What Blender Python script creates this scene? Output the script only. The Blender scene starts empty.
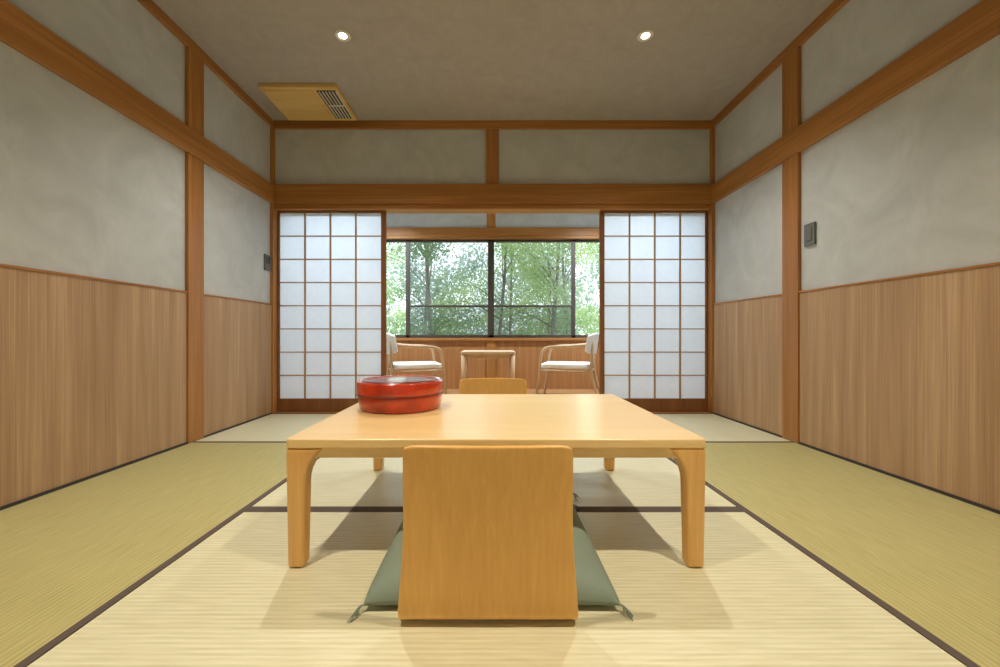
import bpy, math, random
from mathutils import Vector
import numpy as np
random.seed(3); rng=np.random.default_rng(5)
S=bpy.context.scene
S.view_settings.view_transform='Standard'
S.view_settings.look='None'

def s2l(c):
    c=[v/255 for v in c]
    return tuple((v/12.92 if v<=.04045 else ((v+.055)/1.055)**2.4) for v in c)+(1,)

# ---------------------------------------------------------------- materials
def newmat(name):
    m=bpy.data.materials.new(name); m.use_nodes=True
    nt=m.node_tree; b=nt.nodes['Principled BSDF']; return m,nt,b
def plain(name,c,rough=.5,metal=0,spec=.5,coat=0,bump=.03,sc=60):
    m,nt,b=newmat(name)
    b.inputs['Base Color'].default_value=s2l(c); b.inputs['Roughness'].default_value=rough
    b.inputs['Metallic'].default_value=metal; b.inputs['Specular IOR Level'].default_value=spec
    b.inputs['Coat Weight'].default_value=coat
    n=nt.nodes.new('ShaderNodeTexNoise'); n.inputs['Scale'].default_value=sc
    tc=nt.nodes.new('ShaderNodeTexCoord'); nt.links.new(tc.outputs['Object'],n.inputs['Vector'])
    bp=nt.nodes.new('ShaderNodeBump'); bp.inputs['Strength'].default_value=bump; bp.inputs['Distance'].default_value=.002
    nt.links.new(n.outputs['Fac'],bp.inputs['Height']); nt.links.new(bp.outputs['Normal'],b.inputs['Normal'])
    return m
def ramp(nt,stops):
    r=nt.nodes.new('ShaderNodeValToRGB'); e=r.color_ramp.elements
    while len(e)<len(stops): e.new(.5)
    for i,(p,c) in enumerate(stops): e[i].position=p; e[i].color=s2l(c)
    return r
def wood(name,c1,c2,axis='z',scale=1.0,rough=.45,bump=.15,coarse=9,fine=90,spec=.4):
    m,nt,b=newmat(name); L=nt.links.new
    tc=nt.nodes.new('ShaderNodeTexCoord')
    def stretched(across,along,detail):
        mp=nt.nodes.new('ShaderNodeMapping')
        sc=[across*scale]*3; sc['xyz'.index(axis)]=along*scale
        mp.inputs['Scale'].default_value=sc
        n=nt.nodes.new('ShaderNodeTexNoise'); n.inputs['Scale'].default_value=1
        n.inputs['Detail'].default_value=detail; n.inputs['Roughness'].default_value=.6; n.inputs['Distortion'].default_value=.3
        L(tc.outputs['Object'],mp.inputs['Vector']); L(mp.outputs['Vector'],n.inputs['Vector']); return n
    n1=stretched(coarse,.55,5); n2=stretched(fine,1.6,3)
    mx=nt.nodes.new('ShaderNodeMix'); mx.inputs['Factor'].default_value=.45
    L(n1.outputs['Fac'],mx.inputs['A']); L(n2.outputs['Fac'],mx.inputs['B'])
    r=ramp(nt,[(.34,c2),(.52,[ (a+d)/2 for a,d in zip(c1,c2)]),(.66,c1)])
    L(mx.outputs['Result'],r.inputs['Fac']); L(r.outputs['Color'],b.inputs['Base Color'])
    bp=nt.nodes.new('ShaderNodeBump'); bp.inputs['Strength'].default_value=bump; bp.inputs['Distance'].default_value=.001
    L(n2.outputs['Fac'],bp.inputs['Height']); L(bp.outputs['Normal'],b.inputs['Normal'])
    b.inputs['Roughness'].default_value=rough; b.inputs['Specular IOR Level'].default_value=spec
    return m
def plaster(name,c1,c2,sc=3):
    m,nt,b=newmat(name); L=nt.links.new
    tc=nt.nodes.new('ShaderNodeTexCoord')
    n=nt.nodes.new('ShaderNodeTexNoise'); n.inputs['Scale'].default_value=sc; n.inputs['Detail'].default_value=8; n.inputs['Distortion'].default_value=1.2
    n.inputs['Roughness'].default_value=.65
    L(tc.outputs['Object'],n.inputs['Vector'])
    r=ramp(nt,[(.3,c2),(.7,c1)]); L(n.outputs['Fac'],r.inputs['Fac']); L(r.outputs['Color'],b.inputs['Base Color'])
    n2=nt.nodes.new('ShaderNodeTexNoise'); n2.inputs['Scale'].default_value=25; n2.inputs['Detail'].default_value=6
    L(tc.outputs['Object'],n2.inputs['Vector'])
    bp=nt.nodes.new('ShaderNodeBump'); bp.inputs['Strength'].default_value=.2; bp.inputs['Distance'].default_value=.004
    L(n2.outputs['Fac'],bp.inputs['Height']); L(bp.outputs['Normal'],b.inputs['Normal'])
    b.inputs['Roughness'].default_value=.9; b.inputs['Specular IOR Level'].default_value=.2
    return m
def tatami(name,c1,c2,axis):
    m,nt,b=newmat(name); L=nt.links.new
    tc=nt.nodes.new('ShaderNodeTexCoord')
    w=nt.nodes.new('ShaderNodeTexWave'); w.bands_direction=axis.upper(); w.inputs['Scale'].default_value=20
    w.inputs['Distortion'].default_value=.4; w.inputs['Detail'].default_value=1
    L(tc.outputs['Object'],w.inputs['Vector'])
    mp=nt.nodes.new('ShaderNodeMapping'); sc=[8,8,8]; sc['xyz'.index(axis)]=120; mp.inputs['Scale'].default_value=sc
    n=nt.nodes.new('ShaderNodeTexNoise'); n.inputs['Scale'].default_value=1; n.inputs['Detail'].default_value=5
    L(tc.outputs['Object'],mp.inputs['Vector']); L(mp.outputs['Vector'],n.inputs['Vector'])
    mx=nt.nodes.new('ShaderNodeMix'); mx.inputs['Factor'].default_value=.78
    L(w.outputs['Fac'],mx.inputs['A']); L(n.outputs['Fac'],mx.inputs['B'])
    r=ramp(nt,[(.2,c2),(.75,c1)]); L(mx.outputs['Result'],r.inputs['Fac']); L(r.outputs['Color'],b.inputs['Base Color'])
    bp=nt.nodes.new('ShaderNodeBump'); bp.inputs['Strength'].default_value=.2; bp.inputs['Distance'].default_value=.002
    L(mx.outputs['Result'],bp.inputs['Height']); L(bp.outputs['Normal'],b.inputs['Normal'])
    b.inputs['Roughness'].default_value=.42; b.inputs['Specular IOR Level'].default_value=.6
    return m
def emis(name,c,st):
    m,nt,b=newmat(name); b.inputs['Base Color'].default_value=s2l(c)
    b.inputs['Emission Color'].default_value=s2l(c); b.inputs['Emission Strength'].default_value=st; return m

BEAM1,BEAM2=(190,132,68),(148,96,44)
M={}
M['beam_x']=wood('beam_wood_x',BEAM1,BEAM2,'x'); M['beam_y']=wood('beam_wood_y',BEAM1,BEAM2,'y'); M['beam_z']=wood('beam_wood_z',BEAM1,BEAM2,'z')
M['wains']=wood('wainscot_veneer',(206,170,130),(158,122,86),'z',coarse=14,fine=190,rough=.5)
M['wains_v']=wood('veranda_wainscot_veneer',(196,140,84),(150,98,54),'z',coarse=14,fine=150,rough=.5)
M['shojiframe']=wood('shoji_frame_wood',(150,98,54),(116,70,34),'z')
M['kumiko']=wood('shoji_lattice_wood',(190,150,100),(164,122,76),'z')
M['plaster']=plaster('wall_plaster',(206,208,206),(186,188,186))
M['ceil']=plaster('ceiling_paper',(178,170,160),(168,159,149),8)
M['tat_c']=tatami('tatami_rush_sheen',(232,229,198),(202,197,160),'y')  # daylight sheen put into the base colour: paler, less yellow than the side mats
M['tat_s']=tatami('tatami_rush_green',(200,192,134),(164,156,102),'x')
M['heri']=plain('tatami_cloth_border',(92,80,74),.9)
M['tabletop']=wood('table_oak_x',(242,212,156),(228,192,130),'x',coarse=7,fine=60,rough=.3,bump=.05)
M['tableleg']=wood('table_oak_z',(236,190,120),(214,162,92),'z',coarse=9,fine=70,rough=.35,bump=.05)
M['zaisu']=wood('bent_plywood',(240,192,112),(220,166,88),'z',coarse=4,fine=80,rough=.3,bump=.06)
M['cush']=plain('cushion_fabric',(134,150,138),.75,bump=.25,sc=220)
M['dark']=plain('dark_metal',(62,58,54),.45,.3)
M['alu']=plain('window_bronze_aluminium',(84,74,66),.4,.5)
M['switch']=plain('switch_plate_grey',(104,104,102),.5)
M['chairwood']=wood('ash_wood_z',(212,182,144),(188,154,114),'z',rough=.4)
M['chairseat']=plain('cream_upholstery',(228,222,212),.8)
M['acwood']=wood('aircon_wood',(232,200,134),(212,174,104),'x')
M['verfloor']=wood('veranda_floorboards',(190,140,90),(150,104,62),'x')
M['white']=plain('white_trim',(225,220,210),.5)
M['lamp']=emis('downlight_emitter',(255,235,205),14)
M['bark']=wood('tree_bark',(150,138,122),(110,98,86),'z',rough=.9)
M['grass']=plaster('garden_ground',(170,182,130),(130,146,98),2)

# paper
m,nt,b=newmat('shoji_paper'); L=nt.links.new
for n in list(nt.nodes):
    if n.type!='OUTPUT_MATERIAL': nt.nodes.remove(n)
out=[n for n in nt.nodes if n.type=='OUTPUT_MATERIAL'][0]
d=nt.nodes.new('ShaderNodeBsdfDiffuse'); t=nt.nodes.new('ShaderNodeBsdfTranslucent'); mx=nt.nodes.new('ShaderNodeMixShader')
tc=nt.nodes.new('ShaderNodeTexCoord'); nz=nt.nodes.new('ShaderNodeTexNoise'); nz.inputs['Scale'].default_value=30; nz.inputs['Detail'].default_value=6
L(tc.outputs['Object'],nz.inputs['Vector']); r=ramp(nt,[(.3,(230,233,236)),(.7,(234,237,240))]); L(nz.outputs['Fac'],r.inputs['Fac'])
L(r.outputs['Color'],d.inputs['Color']); L(r.outputs['Color'],t.inputs['Color'])
mx.inputs[0].default_value=.66; L(d.outputs[0],mx.inputs[1]); L(t.outputs[0],mx.inputs[2]); L(mx.outputs[0],out.inputs['Surface'])
M['paper']=m
# glass : thin, transparent + reflection
def glassmat(name,tint,gl):
    m,nt,b=newmat(name); L=nt.links.new
    nt.nodes.remove(b); out=[n for n in nt.nodes if n.type=='OUTPUT_MATERIAL'][0]
    tr=nt.nodes.new('ShaderNodeBsdfTransparent'); tr.inputs[0].default_value=s2l(tint)
    g=nt.nodes.new('ShaderNodeBsdfGlossy'); g.inputs['Roughness'].default_value=.02
    mx=nt.nodes.new('ShaderNodeMixShader'); mx.inputs[0].default_value=gl
    L(tr.outputs[0],mx.inputs[1]); L(g.outputs[0],mx.inputs[2]); L(mx.outputs[0],out.inputs['Surface']); return m
M['glass']=glassmat('window_glass',(248,252,250),.04)
M['glass_mid']=glassmat('window_glass_screened',(222,226,226),.05)
M['glass_low']=glassmat('window_glass_tinted',(202,208,208),.08)  # darker transparent tint for the lower panes
# leaves: garden haze is painted in by paling the colours
def leafmat(name,c1,c2):
    m,nt,b=newmat(name); L=nt.links.new
    nt.nodes.remove(b); out=[n for n in nt.nodes if n.type=='OUTPUT_MATERIAL'][0]
    d=nt.nodes.new('ShaderNodeBsdfDiffuse'); t=nt.nodes.new('ShaderNodeBsdfTranslucent'); mx=nt.nodes.new('ShaderNodeMixShader')
    tc=nt.nodes.new('ShaderNodeTexCoord'); nz=nt.nodes.new('ShaderNodeTexNoise'); nz.inputs['Scale'].default_value=1.6; nz.inputs['Detail'].default_value=6
    L(tc.outputs['Object'],nz.inputs['Vector']); r=ramp(nt,[(.35,c2),(.65,c1)]); L(nz.outputs['Fac'],r.inputs['Fac'])
    L(r.outputs['Color'],d.inputs['Color']); L(r.outputs['Color'],t.inputs['Color'])
    mx.inputs[0].default_value=.5; L(d.outputs[0],mx.inputs[1]); L(t.outputs[0],mx.inputs[2]); L(mx.outputs[0],out.inputs['Surface']); return m
M['leafA']=leafmat('leaves_light',(200,214,156),(150,172,118))
M['leafB']=leafmat('leaves_dark',(166,186,140),(114,138,102))
M['leafC']=leafmat('leaves_hazed',(198,210,192),(168,184,168))  # greyed most, haze over the far hedge put into the colour
# lacquer
m,nt,b=newmat('red_lacquer'); L=nt.links.new
tc=nt.nodes.new('ShaderNodeTexCoord'); nz=nt.nodes.new('ShaderNodeTexNoise'); nz.inputs['Scale'].default_value=9; nz.inputs['Detail'].default_value=5
L(tc.outputs['Object'],nz.inputs['Vector']); r=ramp(nt,[(.35,(150,34,14)),(.6,(204,58,26)),(.8,(218,90,42))]); L(nz.outputs['Fac'],r.inputs['Fac'])
L(r.outputs['Color'],b.inputs['Base Color']); b.inputs['Roughness'].default_value=.2; b.inputs['Coat Weight'].default_value=.8; b.inputs['Coat Roughness'].default_value=.06
M['lacq']=m
M['lacqdark']=plain('dark_lacquer',(110,44,26),.3,coat=.3)

# ---------------------------------------------------------------- geometry helpers
def link(o,parent=None):
    S.collection.objects.link(o)
    if parent: o.parent=parent
    return o
def mesh(name,vs,fs,mat,parent=None,smooth=False,bevel=0,solid=0,sub=0,loc=None,rot=0):
    me=bpy.data.meshes.new(name); me.from_pydata([tuple(v) for v in vs],[],fs); me.update()
    mats=mat if isinstance(mat,list) else [mat]
    for k in mats: me.materials.append(M[k])
    o=bpy.data.objects.new(name,me); link(o,parent)
    if smooth:
        for p in me.polygons: p.use_smooth=True
    if solid:
        q=o.modifiers.new('solid','SOLIDIFY'); q.thickness=solid; q.offset=0
    if bevel:
        q=o.modifiers.new('bev','BEVEL'); q.width=bevel; q.segments=3; q.limit_method='ANGLE'; q.angle_limit=math.radians(40)
    if sub:
        q=o.modifiers.new('sub','SUBSURF'); q.levels=sub; q.render_levels=sub
    if loc: o.location=loc
    if rot: o.rotation_euler[2]=rot
    return o
BF=[(0,3,2,1),(4,5,6,7),(0,1,5,4),(1,2,6,5),(2,3,7,6),(3,0,4,7)]
def boxes(name,lst,mat,parent=None,bevel=0):
    vs=[];fs=[]
    for (x0,x1,y0,y1,z0,z1) in lst:
        k=len(vs)
        vs+=[(x0,y0,z0),(x1,y0,z0),(x1,y1,z0),(x0,y1,z0),(x0,y0,z1),(x1,y0,z1),(x1,y1,z1),(x0,y1,z1)]
        fs+=[tuple(i+k for i in f) for f in BF]
    return mesh(name,vs,fs,mat,parent,bevel=bevel)
def box(name,x0,x1,y0,y1,z0,z1,mat,parent=None,bevel=0): return boxes(name,[(x0,x1,y0,y1,z0,z1)],mat,parent,bevel)
def empty(name,loc,rot=0):
    e=bpy.data.objects.new(name,None); e.empty_display_size=.1; S.collection.objects.link(e); e.location=loc; e.rotation_euler[2]=rot; return e
def catmull(pts,n=8):
    P=[Vector(p) for p in pts]; P=[P[0]*2-P[1]]+P+[P[-1]*2-P[-2]]; out=[]
    for i in range(1,len(P)-2):
        for k in range(n):
            t=k/n; a,b_,c,d_=P[i-1:i+3]
            out.append(.5*((2*b_)+(c-a)*t+(2*a-5*b_+4*c-d_)*t*t+(3*b_-a-3*c+d_)*t**3))
    out.append(P[-2]); return out
def tube(name,pts,r0,mat,parent=None,r1=None,seg=14,smoothpts=True,flat=1.0):
    C=catmull(pts) if smoothpts else [Vector(p) for p in pts]
    r1=r0 if r1 is None else r1; vs=[];fs=[]; prev=None
    for i,c in enumerate(C):
        t=(C[min(i+1,len(C)-1)]-C[max(i-1,0)]).normalized()
        if prev is None:
            ref=Vector((0,0,1)) if abs(t.z)<.9 else Vector((1,0,0)); u=t.cross(ref).normalized()
        else: u=(prev-t*prev.dot(t)).normalized()
        prev=u; w=t.cross(u); r=r0+(r1-r0)*i/(len(C)-1)
        for k in range(seg):
            a=2*math.pi*k/seg; vs.append(c+u*math.cos(a)*r+w*math.sin(a)*r*flat)
    n=len(C)
    for i in range(n-1):
        for k in range(seg):
            a=i*seg+k; b_=i*seg+(k+1)%seg; fs.append((a,b_,b_+seg,a+seg))
    fs.append(tuple(range(seg))[::-1]); fs.append(tuple((n-1)*seg+k for k in range(seg)))
    return mesh(name,vs,fs,mat,parent,smooth=True)
def lathe(name,prof,mat,parent=None,seg=64,bevel=0):
    vs=[];fs=[]
    for r,z in prof:
        for k in range(seg):
            a=2*math.pi*k/seg; vs.append((r*math.cos(a),r*math.sin(a),z))
    for i in range(len(prof)-1):
        for k in range(seg):
            a=i*seg+k; b_=i*seg+(k+1)%seg; fs.append((a,b_,b_+seg,a+seg))
    fs.append(tuple(range(seg))[::-1]); fs.append(tuple((len(prof)-1)*seg+k for k in range(seg)))
    o=mesh(name,vs,fs,mat,parent,smooth=True,bevel=bevel)
    return o
def rslab(name,hx,hy,z0,z1,rad,mat,parent,bevel=.004,seg=8,cx=0,cy=0):
    pts=[]
    for sx,sy,a0 in ((1,1,0),(-1,1,90),(-1,-1,180),(1,-1,270)):
        for k in range(seg+1):
            a=math.radians(a0+90*k/seg); pts.append((cx+sx*(hx-rad)+rad*math.cos(a),cy+sy*(hy-rad)+rad*math.sin(a)))
    n=len(pts); vs=[(x,y,z0) for x,y in pts]+[(x,y,z1) for x,y in pts]
    fs=[tuple(range(n))[::-1],tuple(range(n,2*n))]+[(i,(i+1)%n,n+(i+1)%n,n+i) for i in range(n)]
    return mesh(name,vs,fs,mat,parent,bevel=bevel)

# ---------------------------------------------------------------- room shell
XL,XR,D,H=-1.99,2.018,3.636,2.645
YF=-.5; D2=5.3; HV=2.40
floor=box('floor',XL-.15,XR+.15,YF-.15,D2+.12,-.25,-.055,'verfloor')
# tatami mats
mats=[]; n=0
def mat_piece(x0,x1,y0,y1,kind):
    global n
    n+=1
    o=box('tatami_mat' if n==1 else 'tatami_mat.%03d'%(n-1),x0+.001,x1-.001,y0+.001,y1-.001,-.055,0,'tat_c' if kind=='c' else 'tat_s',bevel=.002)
    w=.025;z0,z1=-.01,.0012
    if kind=='c': bl=[(x0+.001,x1-.001,y0+.0005,y0+w,z0,z1),(x0+.001,x1-.001,y1-w,y1-.0005,z0,z1)]
    else: bl=[(x0+.0005,x0+w,y0+.001,y1-.001,z0,z1),(x1-w,x1-.0005,y0+.001,y1-.001,z0,z1)]
    boxes('cloth_border',bl,'heri',o)
YA,YB=2.63,1.615
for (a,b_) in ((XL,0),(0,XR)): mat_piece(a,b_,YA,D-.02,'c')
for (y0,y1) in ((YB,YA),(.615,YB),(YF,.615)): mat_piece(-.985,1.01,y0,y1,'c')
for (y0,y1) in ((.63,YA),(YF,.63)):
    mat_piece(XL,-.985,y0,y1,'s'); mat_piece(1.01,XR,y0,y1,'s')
box('floor_veranda',XL,XR,D+.12,D2,-.055,0,'verfloor')
box('trim_1',XL,XR,D-.02,D+.12,-.055,.004,'beam_x')   # door sill track

wl=box('wall_left',XL-.15,XL,YF-.15,D2+.12,-.25,2.8,'plaster')
wr=box('wall_right',XR,XR+.15,YF-.15,D2+.12,-.25,2.8,'plaster')
box('wall_front',XL,XR,YF-.15,YF,-.25,2.8,'plaster')
wb=box('wall_back',XL,XR,D,D+.12,1.87,2.8,'plaster')
box('ceiling',XL,XR,YF,D,H,2.8,'ceil')
box('ceiling_veranda',XL,XR,D+.12,D2,HV,2.8,'ceil')
ww=boxes('wall_veranda',[(XL,XR,D2,D2+.12,-.25,.66),(XL,XR,D2,D2+.12,1.995,2.8)],'plaster')
boxes('wainscot',[(XL,XR,D2-.012,D2,0,.64)],'wains_v',ww)
DZ=.98
box('wainscot',XL,XL+.012,YF,D,0,DZ,'wains',wl); box('wainscot',XR-.012,XR,YF,D,0,DZ,'wains',wr)
box('baseboard_left',XL+.012,XL+.02,YF,D,0,.012,'dark'); box('baseboard_right',XR-.02,XR-.012,YF,D,0,.012,'dark')
tn=2
def trim(x0,x1,y0,y1,z0,z1,ax,bevel=.003):
    global tn
    box('trim_%d'%tn,x0,x1,y0,y1,z0,z1,'beam_'+ax,bevel=bevel); tn+=1
for s,X in ((1,XL),(-1,XR)):
    def tx(a,b_): return (X+s*a,X+s*b_) if s>0 else (X+s*b_,X+s*a)
    a=tx(0,.018); trim(*a,YF,D,DZ,DZ+.012,'y')            # dado cap
    a=tx(0,.024); trim(*a,2.60,2.742,.001,H,'z')           # post
    a=tx(0,.038); trim(*a,YF,D,1.895,2.055,'y')            # nageshi
    a=tx(0,.03); trim(*a,YF,D,2.585,H,'y')                 # crown
    a=tx(0,.03); trim(*a,D-.035,D+.1,.001,2.585,'z')        # corner post
trim(XL,XR,D-.03,D,2.575,H,'x')                            # crown back
trim(XL+.03,XR-.03,D-.04,D,1.895,2.07,'x')                 # nageshi back
trim(XL+.03,XR-.03,D-.015,D+.12,1.85,1.893,'x')           # kamoi
trim(-.045,.07,D-.022,D,2.07,2.575,'z')                    # centre strut
# veranda trims
trim(XL,XR,D2-.03,D2,2.025,2.13,'x'); trim(-.055,.06,D2-.02,D2,2.13,HV,'z'); trim(-.055,.06,D2-.03,D2,0,.64,'z')
trim(XL,XR,D2-.05,D2+.1,.64,.675,'x'); trim(XL,XR,D2-.03,D2+.1,1.985,2.024,'x')

# window
win=empty('window_1',(0,D2,0)); B=[]
z0,z1=.675,1.985
for x in (XL+.02,-1.11,-.0,1.10,XR-.02):
    w=.042 if abs(x)<.5 else .026
    B.append((x-w,x+w,.03,.08,z0,z1))
B+= [(XL,XR,.03,.085,z0,z0+.04),(XL,XR,.03,.085,z1-.03,z1)]
boxes('window_frame',B,'alu',win,.003)
boxes('meeting_rails',[(-1.08,1.07,.04,.07,1.085,1.112)],'alu',win,.002)
boxes('glass_upper',[(-1.1,1.09,.055,.058,1.1,z1)],'glass_mid',win)
boxes('glass_lower',[(-1.1,1.09,.055,.058,z0+.02,1.1)],'glass_low',win)
boxes('glass_side',[(XL,-1.1,.055,.058,z0,z1),(1.1,XR,.055,.058,z0,z1)],'glass',win)

# shoji
def shoji(name,x0,x1,g0,g1,y=D+.03):
    e=empty(name,((x0+x1)/2,y,0)); c=(x0+x1)/2; x0-=c;x1-=c;g0-=c;g1-=c
    zb,zt=.006,1.87; gz0,gz1=.125,1.832
    boxes('stiles_and_rails',[(x0,g0,0,.032,zb,zt),(g1,x1,0,.032,zb,zt),(g0,g1,0,.032,zb,gz0),(g0,g1,0,.032,gz1,zt)],'shojiframe',e,.002)
    k=[]
    for i in range(1,4):
        x=g0+(g1-g0)*i/4; k.append((x-.0065,x+.0065,.006,.02,gz0,gz1))
    for i in range(1,8):
        z=gz0+(gz1-gz0)*i/8; k.append((g0,g1,.008,.021,z-.005,z+.005))
    boxes('kumiko_lattice',k,'kumiko',e)
    boxes('paper',[(g0,g1,.0215,.0222,gz0,gz1)],'paper',e)
s=.00917
shoji('door_1',-1.96,-.965,(279-491)*s,(381-491)*s)
shoji('door_2',1.0,1.985,(604.5-491)*s,(706-491)*s)

# switches
sw=boxes('light_switch',[(XR-.016,XR,2.478,2.562,1.27,1.41)],'switch',bevel=.004)
boxes('rocker',[(XR-.02,XR-.016,2.495,2.545,1.30,1.38)],'switch',sw,.002)
sw=boxes('thermostat',[(XL,XL+.016,3.50,3.59,1.28,1.42)],'switch',bevel=.004)
boxes('display',[(XL+.016,XL+.019,3.515,3.575,1.34,1.40)],'dark',sw,.001)

# air conditioner cassette
ac=empty('ceiling_air_conditioner',(-1.49,3.31,H))
boxes('panel',[(-.30,.30,-.235,.24,-.035,0)],'acwood',ac,.006)
boxes('panel_inset',[(-.28,.10,-.2,.2,-.041,-.034)],'acwood',ac,.003)
boxes('grille_recess',[(.13,.28,-.20,.20,-.037,-.03)],'dark',ac)
boxes('grille_slats',[(.145+.026*i,.152+.026*i,-.19,.19,-.044,-.034) for i in range(6)]+[(.145,.28,-.004,.004,-.045,-.034)],'white',ac)

# downlights
def downlight(i,x,y,z,energy,col,size=118,vis=True):
    e=empty('downlight' if i==0 else 'downlight.%03d'%i,(x,y,z))
    lathe('trim_ring',[(.03,-.002),(.046,-.006),(.05,-.003),(.05,0),(.03,0)],'white',e,32)
    lathe('emitter',[(.024,-.0035),(.028,-.001),(.028,0)],'lamp',e,24)
    l=bpy.data.lights.new('bulb','SPOT'); l.energy=energy; l.color=col; l.spot_size=math.radians(size); l.spot_blend=1; l.shadow_soft_size=.025
    o=bpy.data.objects.new('bulb',l); link(o,e); o.location=(0,0,-.02)
neutral=(1,.96,.88); warm=(1,.86,.66)
downlight(0,-.96,2.59,H,105,neutral); downlight(1,1.0,2.59,H,105,neutral)
downlight(2,-.96,.5,H,140,warm); downlight(3,1.0,.5,H,140,warm)
cool_fill=(.72,.86,1)
downlight(4,-1.4,4.5,HV,260,cool_fill,150); downlight(5,1.4,4.5,HV,260,cool_fill,150)  # unseen lamps added to brighten the shoji and spill cool light inside

# ---------------------------------------------------------------- low table
T=empty('low_dining_table',(.015,1.66,.0015))
hx,hy=.633,.465
rslab('table_top',hx,hy,.362,.39,.018,'tabletop',T,.004)
boxes('apron',[(-hx+.03,hx-.03,-hy+.014,-hy+.034,.330,.362),(-hx+.03,hx-.03,hy-.034,hy-.014,.330,.362),
  (-hx+.014,-hx+.034,-hy+.03,hy-.03,.330,.362),(hx-.034,hx-.014,-hy+.03,hy-.03,.330,.362)],'tabletop',T,.002)
def leg(sx,sy,nm):
    prof=[]
    for k in range(21):
        z=.362*k/20
        w=.052+.006*(z/.362)
        if z>.25: w+=.055*((z-.25)/.112)**2.4
        prof.append((z,w))
    vs=[];fs=[]
    ox,oy=sx*(hx-.002),sy*(hy-.002)
    for z,w in prof:
        ins=.004*(1-z/.362)
        a=(ox-sx*ins,oy-sy*ins); b_=(ox-sx*w,oy-sy*ins); c=(ox-sx*w,oy-sy*w); d_=(ox-sx*ins,oy-sy*w)
        vs+=[(p[0],p[1],z) for p in (a,b_,c,d_)]
    for i in range(len(prof)-1):
        for k in range(4):
            a=i*4+k;b_=i*4+(k+1)%4; f=(a,b_,b_+4,a+4); fs.append(f if sx*sy<0 else f[::-1])
    fs.append((0,1,2,3) if sx*sy>0 else (3,2,1,0)); m_=4*(len(prof)-1); fs.append((m_+3,m_+2,m_+1,m_) if sx*sy>0 else (m_,m_+1,m_+2,m_+3))
    mesh(nm,vs,fs,'tableleg',T,smooth=False,bevel=.009)
i=1
for sx in (-1,1):
    for sy in (-1,1): leg(sx,sy,'leg_%d'%i); i+=1

# ---------------------------------------------------------------- zaisu
def zaisu(name,loc,rot):
    e=empty(name,loc,rot)
    key=[(.44,.012),(.30,.010),(.17,.009),(.08,.009),(.035,.010),(.012,.018),(.0,.04),(-.008,.09),(-.016,.17),(-.026,.25),(-.038,.33),(-.052,.40),(-.062,.452)]
    P=catmull([(0,a,b_) for a,b_ in key],5); N=len(P)
    wid=[.19,.20,.21,.216,.217,.217,.2165,.212,.205,.201,.199,.197,.195]
    nu=24; vs=[];fs=[]
    for i,p in enumerate(P):
        f=i/(N-1)*(len(wid)-1); a=int(min(f,len(wid)-2)); w=wid[a]+(wid[a+1]-wid[a])*(f-a)
        back=max(0,min(1,(p.z-.03)/.25))
        for k in range(nu+1):
            u=-1+2*k/nu
            y=p.y+.022*u*u*back; z=p.z
            tt=max(0,(p.z-.40)/.052); z-=(.003*u*u+.007*abs(u)**14)*tt
            ww_=w*(1-.012*max(0,(tt-.6))/.4*(1 if abs(u)>.95 else 0))
            vs.append((u*ww_,y,z))
    for i in range(N-1):
        for k in range(nu):
            a=i*(nu+1)+k; fs.append((a,a+1,a+nu+2,a+nu+1))
    mesh('plywood_shell',vs,fs,'zaisu',e,smooth=True,solid=.012,bevel=.003)
def cushion(name,loc,rot,hx=.325,hy=.30,h=.058):
    e=empty(name,loc,rot); nu=44; vs=[];fs=[]
    for side in (1,-1):
        for j in range(nu+1):
            for i in range(nu+1):
                u=math.sin(math.pi/2*(-1+2*i/nu)); v=math.sin(math.pi/2*(-1+2*j/nu))
                x=u*hx*(1-.012*(1-v**4)); y=v*hy*(1-.010*(1-u**4))
                t=(max(0,1-abs(u)**10)*max(0,1-abs(v)**10))**.45
                dip=.3*math.exp(-(u*u+v*v)/.03)
                wr=.003*math.sin(9*u+5*v)*t
                crown=.018*max(0,1-u*u)*max(0,1-v*v)
                z=((h*t+crown)*(1-dip)+wr if side>0 else -.010*t)
                vs.append((x,y,z+.014-.010*(1-t)))
    K=(nu+1)**2
    for sd in (0,1):
        for j in range(nu):
            for i in range(nu):
                a=sd*K+j*(nu+1)+i; f=(a,a+1,a+nu+2,a+nu+1); fs.append(f if sd==0 else f[::-1])
    o=mesh('cushion_body',vs,fs,'cush',e,smooth=True)
    w=o.modifiers.new('w','WELD'); w.merge_threshold=.0005
    for q,(sx,sy) in enumerate(((1,1),(1,-1),(-1,1),(-1,-1))):
        for r_ in range(7):
            dx=random.uniform(-.016,.012);dy=random.uniform(-.02,.02)
            tube('tassel_%d_%d'%(q+1,r_),[(sx*hx*.985,sy*hy*.985,.006),(sx*(hx+.008+dx*.4),sy*(hy+.006+dy*.4),.003),(sx*(hx+.018+dx),sy*(hy+.02+dy),-.010)],.0013,'cush',e,seg=6)
zaisu('legless_chair',(-.007,.960,0),0)
cushion('floor_cushion',(.002,1.312,.014),0)
zaisu('legless_chair.001',(.012,2.30,0),math.pi)
cushion('floor_cushion.001',(.03,2.0,.014),math.pi,hy=.27)

# ---------------------------------------------------------------- red lacquer box
R=empty('red_lacquer_food_container',(-.391,1.735,.3915))
lathe('container_body',[(.156,0),(.166,.002),(.172,.010),(.177,.035),(.179,.055),(.178,.07)],'lacq',R,72)
lathe('lid',[(.178,.066),(.1835,.068),(.1845,.074),(.1845,.112),(.183,.118),(.178,.121),(.172,.120),(.168,.117),(.10,.119),(.03,.120),(.002,.120)],'lacq',R,72)
lathe('rim_band',[(.1835,.064),(.186,.065),(.186,.069),(.1835,.070)],'lacqdark',R,72)
lathe('lid_inlay',[(.162,.1165),(.162,.1185),(.10,.1205),(.002,.122)],'lacqdark',R,72)

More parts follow.
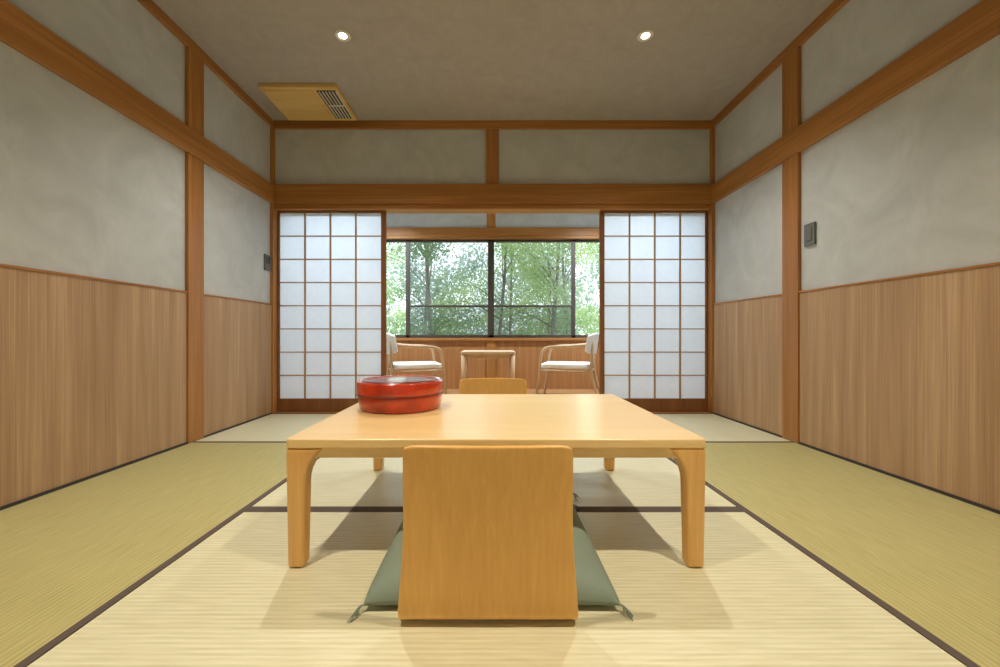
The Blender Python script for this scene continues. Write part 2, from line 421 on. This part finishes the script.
# ---------------------------------------------------------------- veranda furniture
def armchair(name,loc,rot):
    e=empty(name,loc,rot)
    for sx,nm in ((-1,'left'),(1,'right')):
        tube('arm_and_leg_'+nm,[(sx*.25,.31,0),(sx*.262,.275,.25),(sx*.268,.25,.47),(sx*.27,.215,.555),(sx*.272,.13,.582),(sx*.27,-.05,.59),(sx*.255,-.2,.605),(sx*.21,-.285,.63)],.014,'chairwood',e,.016)
        tube('rear_leg_'+nm,[(sx*.23,-.36,0),(sx*.225,-.28,.3),(sx*.215,-.285,.64)],.013,'chairwood',e,.015)
        tube('side_rail_'+nm,[(sx*.262,.26,.33),(sx*.225,-.27,.32)],.012,'chairwood',e,smoothpts=False)
    tube('front_rail',[(-.262,.26,.33),(.262,.26,.33)],.012,'chairwood',e,smoothpts=False)
    tube('rear_rail',[(-.225,-.27,.32),(.225,-.27,.32)],.012,'chairwood',e,smoothpts=False)
    rslab('seat',.245,.265,.345,.40,.06,'chairseat',e,.018)
    vs=[];fs=[];nu,nv=20,8
    for j in range(nv+1):
        for i in range(nu+1):
            u=-1+2*i/nu; v=j/nv
            a=u*1.05; zc=.50+.235*v-.035*abs(u)**2.5*(v*2-1)
            vs.append((.275*math.sin(a)/math.sin(1.05),-.30-.03*v+.16*(1-math.cos(a)),zc))
    for j in range(nv):
        for i in range(nu):
            a=j*(nu+1)+i; fs.append((a,a+1,a+nu+2,a+nu+1))
    mesh('backrest',vs,fs,'chairseat',e,smooth=True,solid=.03,bevel=.008)
armchair('armchair',(-.85,4.5,0),math.radians(-72))
armchair('armchair.001',(.86,4.5,0),math.radians(72))
st=empty('side_table',(-.03,4.45,0))
rslab('top',.29,.24,.505,.535,.03,'chairwood',st,.006)
for k,(sx,sy) in enumerate(((1,1),(1,-1),(-1,1),(-1,-1))):
    tube('leg_%d'%(k+1),[(sx*.255,sy*.2,0),(sx*.262,sy*.205,.51)],.02,'chairwood',st,.026,smoothpts=False)
boxes('apron',[(-.25,.25,-.2,-.185,.465,.505),(-.25,.25,.185,.2,.465,.505),(-.262,-.247,-.2,.2,.465,.505),(.247,.262,-.2,.2,.465,.505)],'chairwood',st,.002)

# ---------------------------------------------------------------- garden
box('ground',-40,40,D2+.2,60,-.6,-.4,'grass')
def leafcloud(name,centers,rads,per,size,mat,parent):
    vs=[];fs=[]
    for c,r in zip(centers,rads):
        d=rng.normal(size=(per,3)); d/=np.linalg.norm(d,axis=1)[:,None]
        p=np.array(c)+d*(rng.random(per)[:,None]**.45)*np.array(r)
        a=rng.normal(size=(per,3)); a/=np.linalg.norm(a,axis=1)[:,None]
        b_=np.cross(a,rng.normal(size=(per,3))); b_/=np.linalg.norm(b_,axis=1)[:,None]
        s_=size*(.6+.8*rng.random(per))[:,None]
        q=np.stack([p-a*s_,p-b_*s_*.5,p+a*s_,p+b_*s_*.5],1).reshape(-1,3)
        k=len(vs); vs+=q.tolist(); fs+=[(k+4*i,k+4*i+1,k+4*i+2,k+4*i+3) for i in range(per)]
    return mesh(name,vs,fs,mat,parent)
def tree(idx,x,y,h,spread,mat,seedv,per=450):
    random.seed(seedv)
    e=empty('garden_tree' if idx==0 else 'garden_tree.%03d'%idx,(x,y,-.4))
    lean=random.uniform(-.3,.3)
    tube('trunk',[(0,0,0),(lean*.3,0,h*.3),(lean*.8,.1,h*.6),(lean,0,h*.95)],.065,'bark',e,.03,seg=10)
    C=[];Rr=[]
    for k in range(12):
        a=random.uniform(0,6.28); zz=random.uniform(.22,1.0)*h; rr=random.uniform(.35,1)*spread*(1.1-.4*zz/h)
        tip=(math.cos(a)*rr,math.sin(a)*rr,zz)
        tube('branch_%d'%k,[(lean*zz/h*.8,0,zz*.75),(tip[0]*.5,tip[1]*.5,zz*.93),tip],.022,'bark',e,.008,seg=6)
        C.append(tip); q=random.uniform(.5,.85); Rr.append((q*1.15,q*1.15,q*.65))
    leafcloud('foliage',C,Rr,per,.042,mat,e)
pos=[(-3.6,10,4.2,1.4,'leafA'),(-1.5,10.3,4.6,1.4,'leafB'),(.2,12,5,1.6,'leafA'),(1.5,10.2,4.4,1.4,'leafA'),(3.4,11,4.6,1.6,'leafA'),
 (-5.5,14,5.5,2,'leafB'),(-2.5,15,6,2,'leafA'),(.8,17,6,2.1,'leafA'),(3.0,15.5,6,2,'leafA'),(6,14,5.5,2,'leafA')]
for i,(x,y,h,sp,mt) in enumerate(pos): tree(i,x,y,h,sp,mt,20+i)
hf=empty('garden_hedge',(0,24,-.4))
C=[];Rr=[]
for i in range(20):
    C.append((-14+1.5*i,.4*math.sin(i*2),1.6+.3*math.sin(i*3))); Rr.append((1.4,.8,1.9))
    C.append((-14.5+1.5*i,.5*math.cos(i*2),4.4+.9*math.sin(i*2.3))); Rr.append((1.3,.8,1.7))
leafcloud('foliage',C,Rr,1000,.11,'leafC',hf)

# ---------------------------------------------------------------- light
w=bpy.data.worlds.new('sky'); S.world=w; w.use_nodes=True; nt=w.node_tree
bg=nt.nodes['Background']; bg.inputs['Strength'].default_value=3.3
tc=nt.nodes.new('ShaderNodeTexCoord'); sp=nt.nodes.new('ShaderNodeSeparateXYZ'); nt.links.new(tc.outputs['Generated'],sp.inputs[0])
r=ramp(nt,[(0,(200,205,200)),(.5,(236,241,246)),(1,(205,222,250))])
mr=nt.nodes.new('ShaderNodeMapRange'); mr.inputs[1].default_value=-1; nt.links.new(sp.outputs[2],mr.inputs[0]); nt.links.new(mr.outputs[0],r.inputs[0]); nt.links.new(r.outputs[0],bg.inputs['Color'])
sl=bpy.data.lights.new('overcast_sun','SUN'); sl.energy=4.2; sl.angle=math.radians(70); sl.color=(.93,.96,1)
so=bpy.data.objects.new('overcast_sun',sl); link(so); so.rotation_euler=(math.radians(-60),0,math.radians(5))  # shines toward -Y and down

cam=bpy.data.cameras.new('camera'); co=bpy.data.objects.new('camera',cam); link(co)
co.location=(0,0,.70); co.rotation_euler=(math.radians(90),0,0)
cam.sensor_width=36; cam.lens=14.4; cam.shift_x=.009; cam.shift_y=.0025; cam.clip_start=.05
S.camera=co
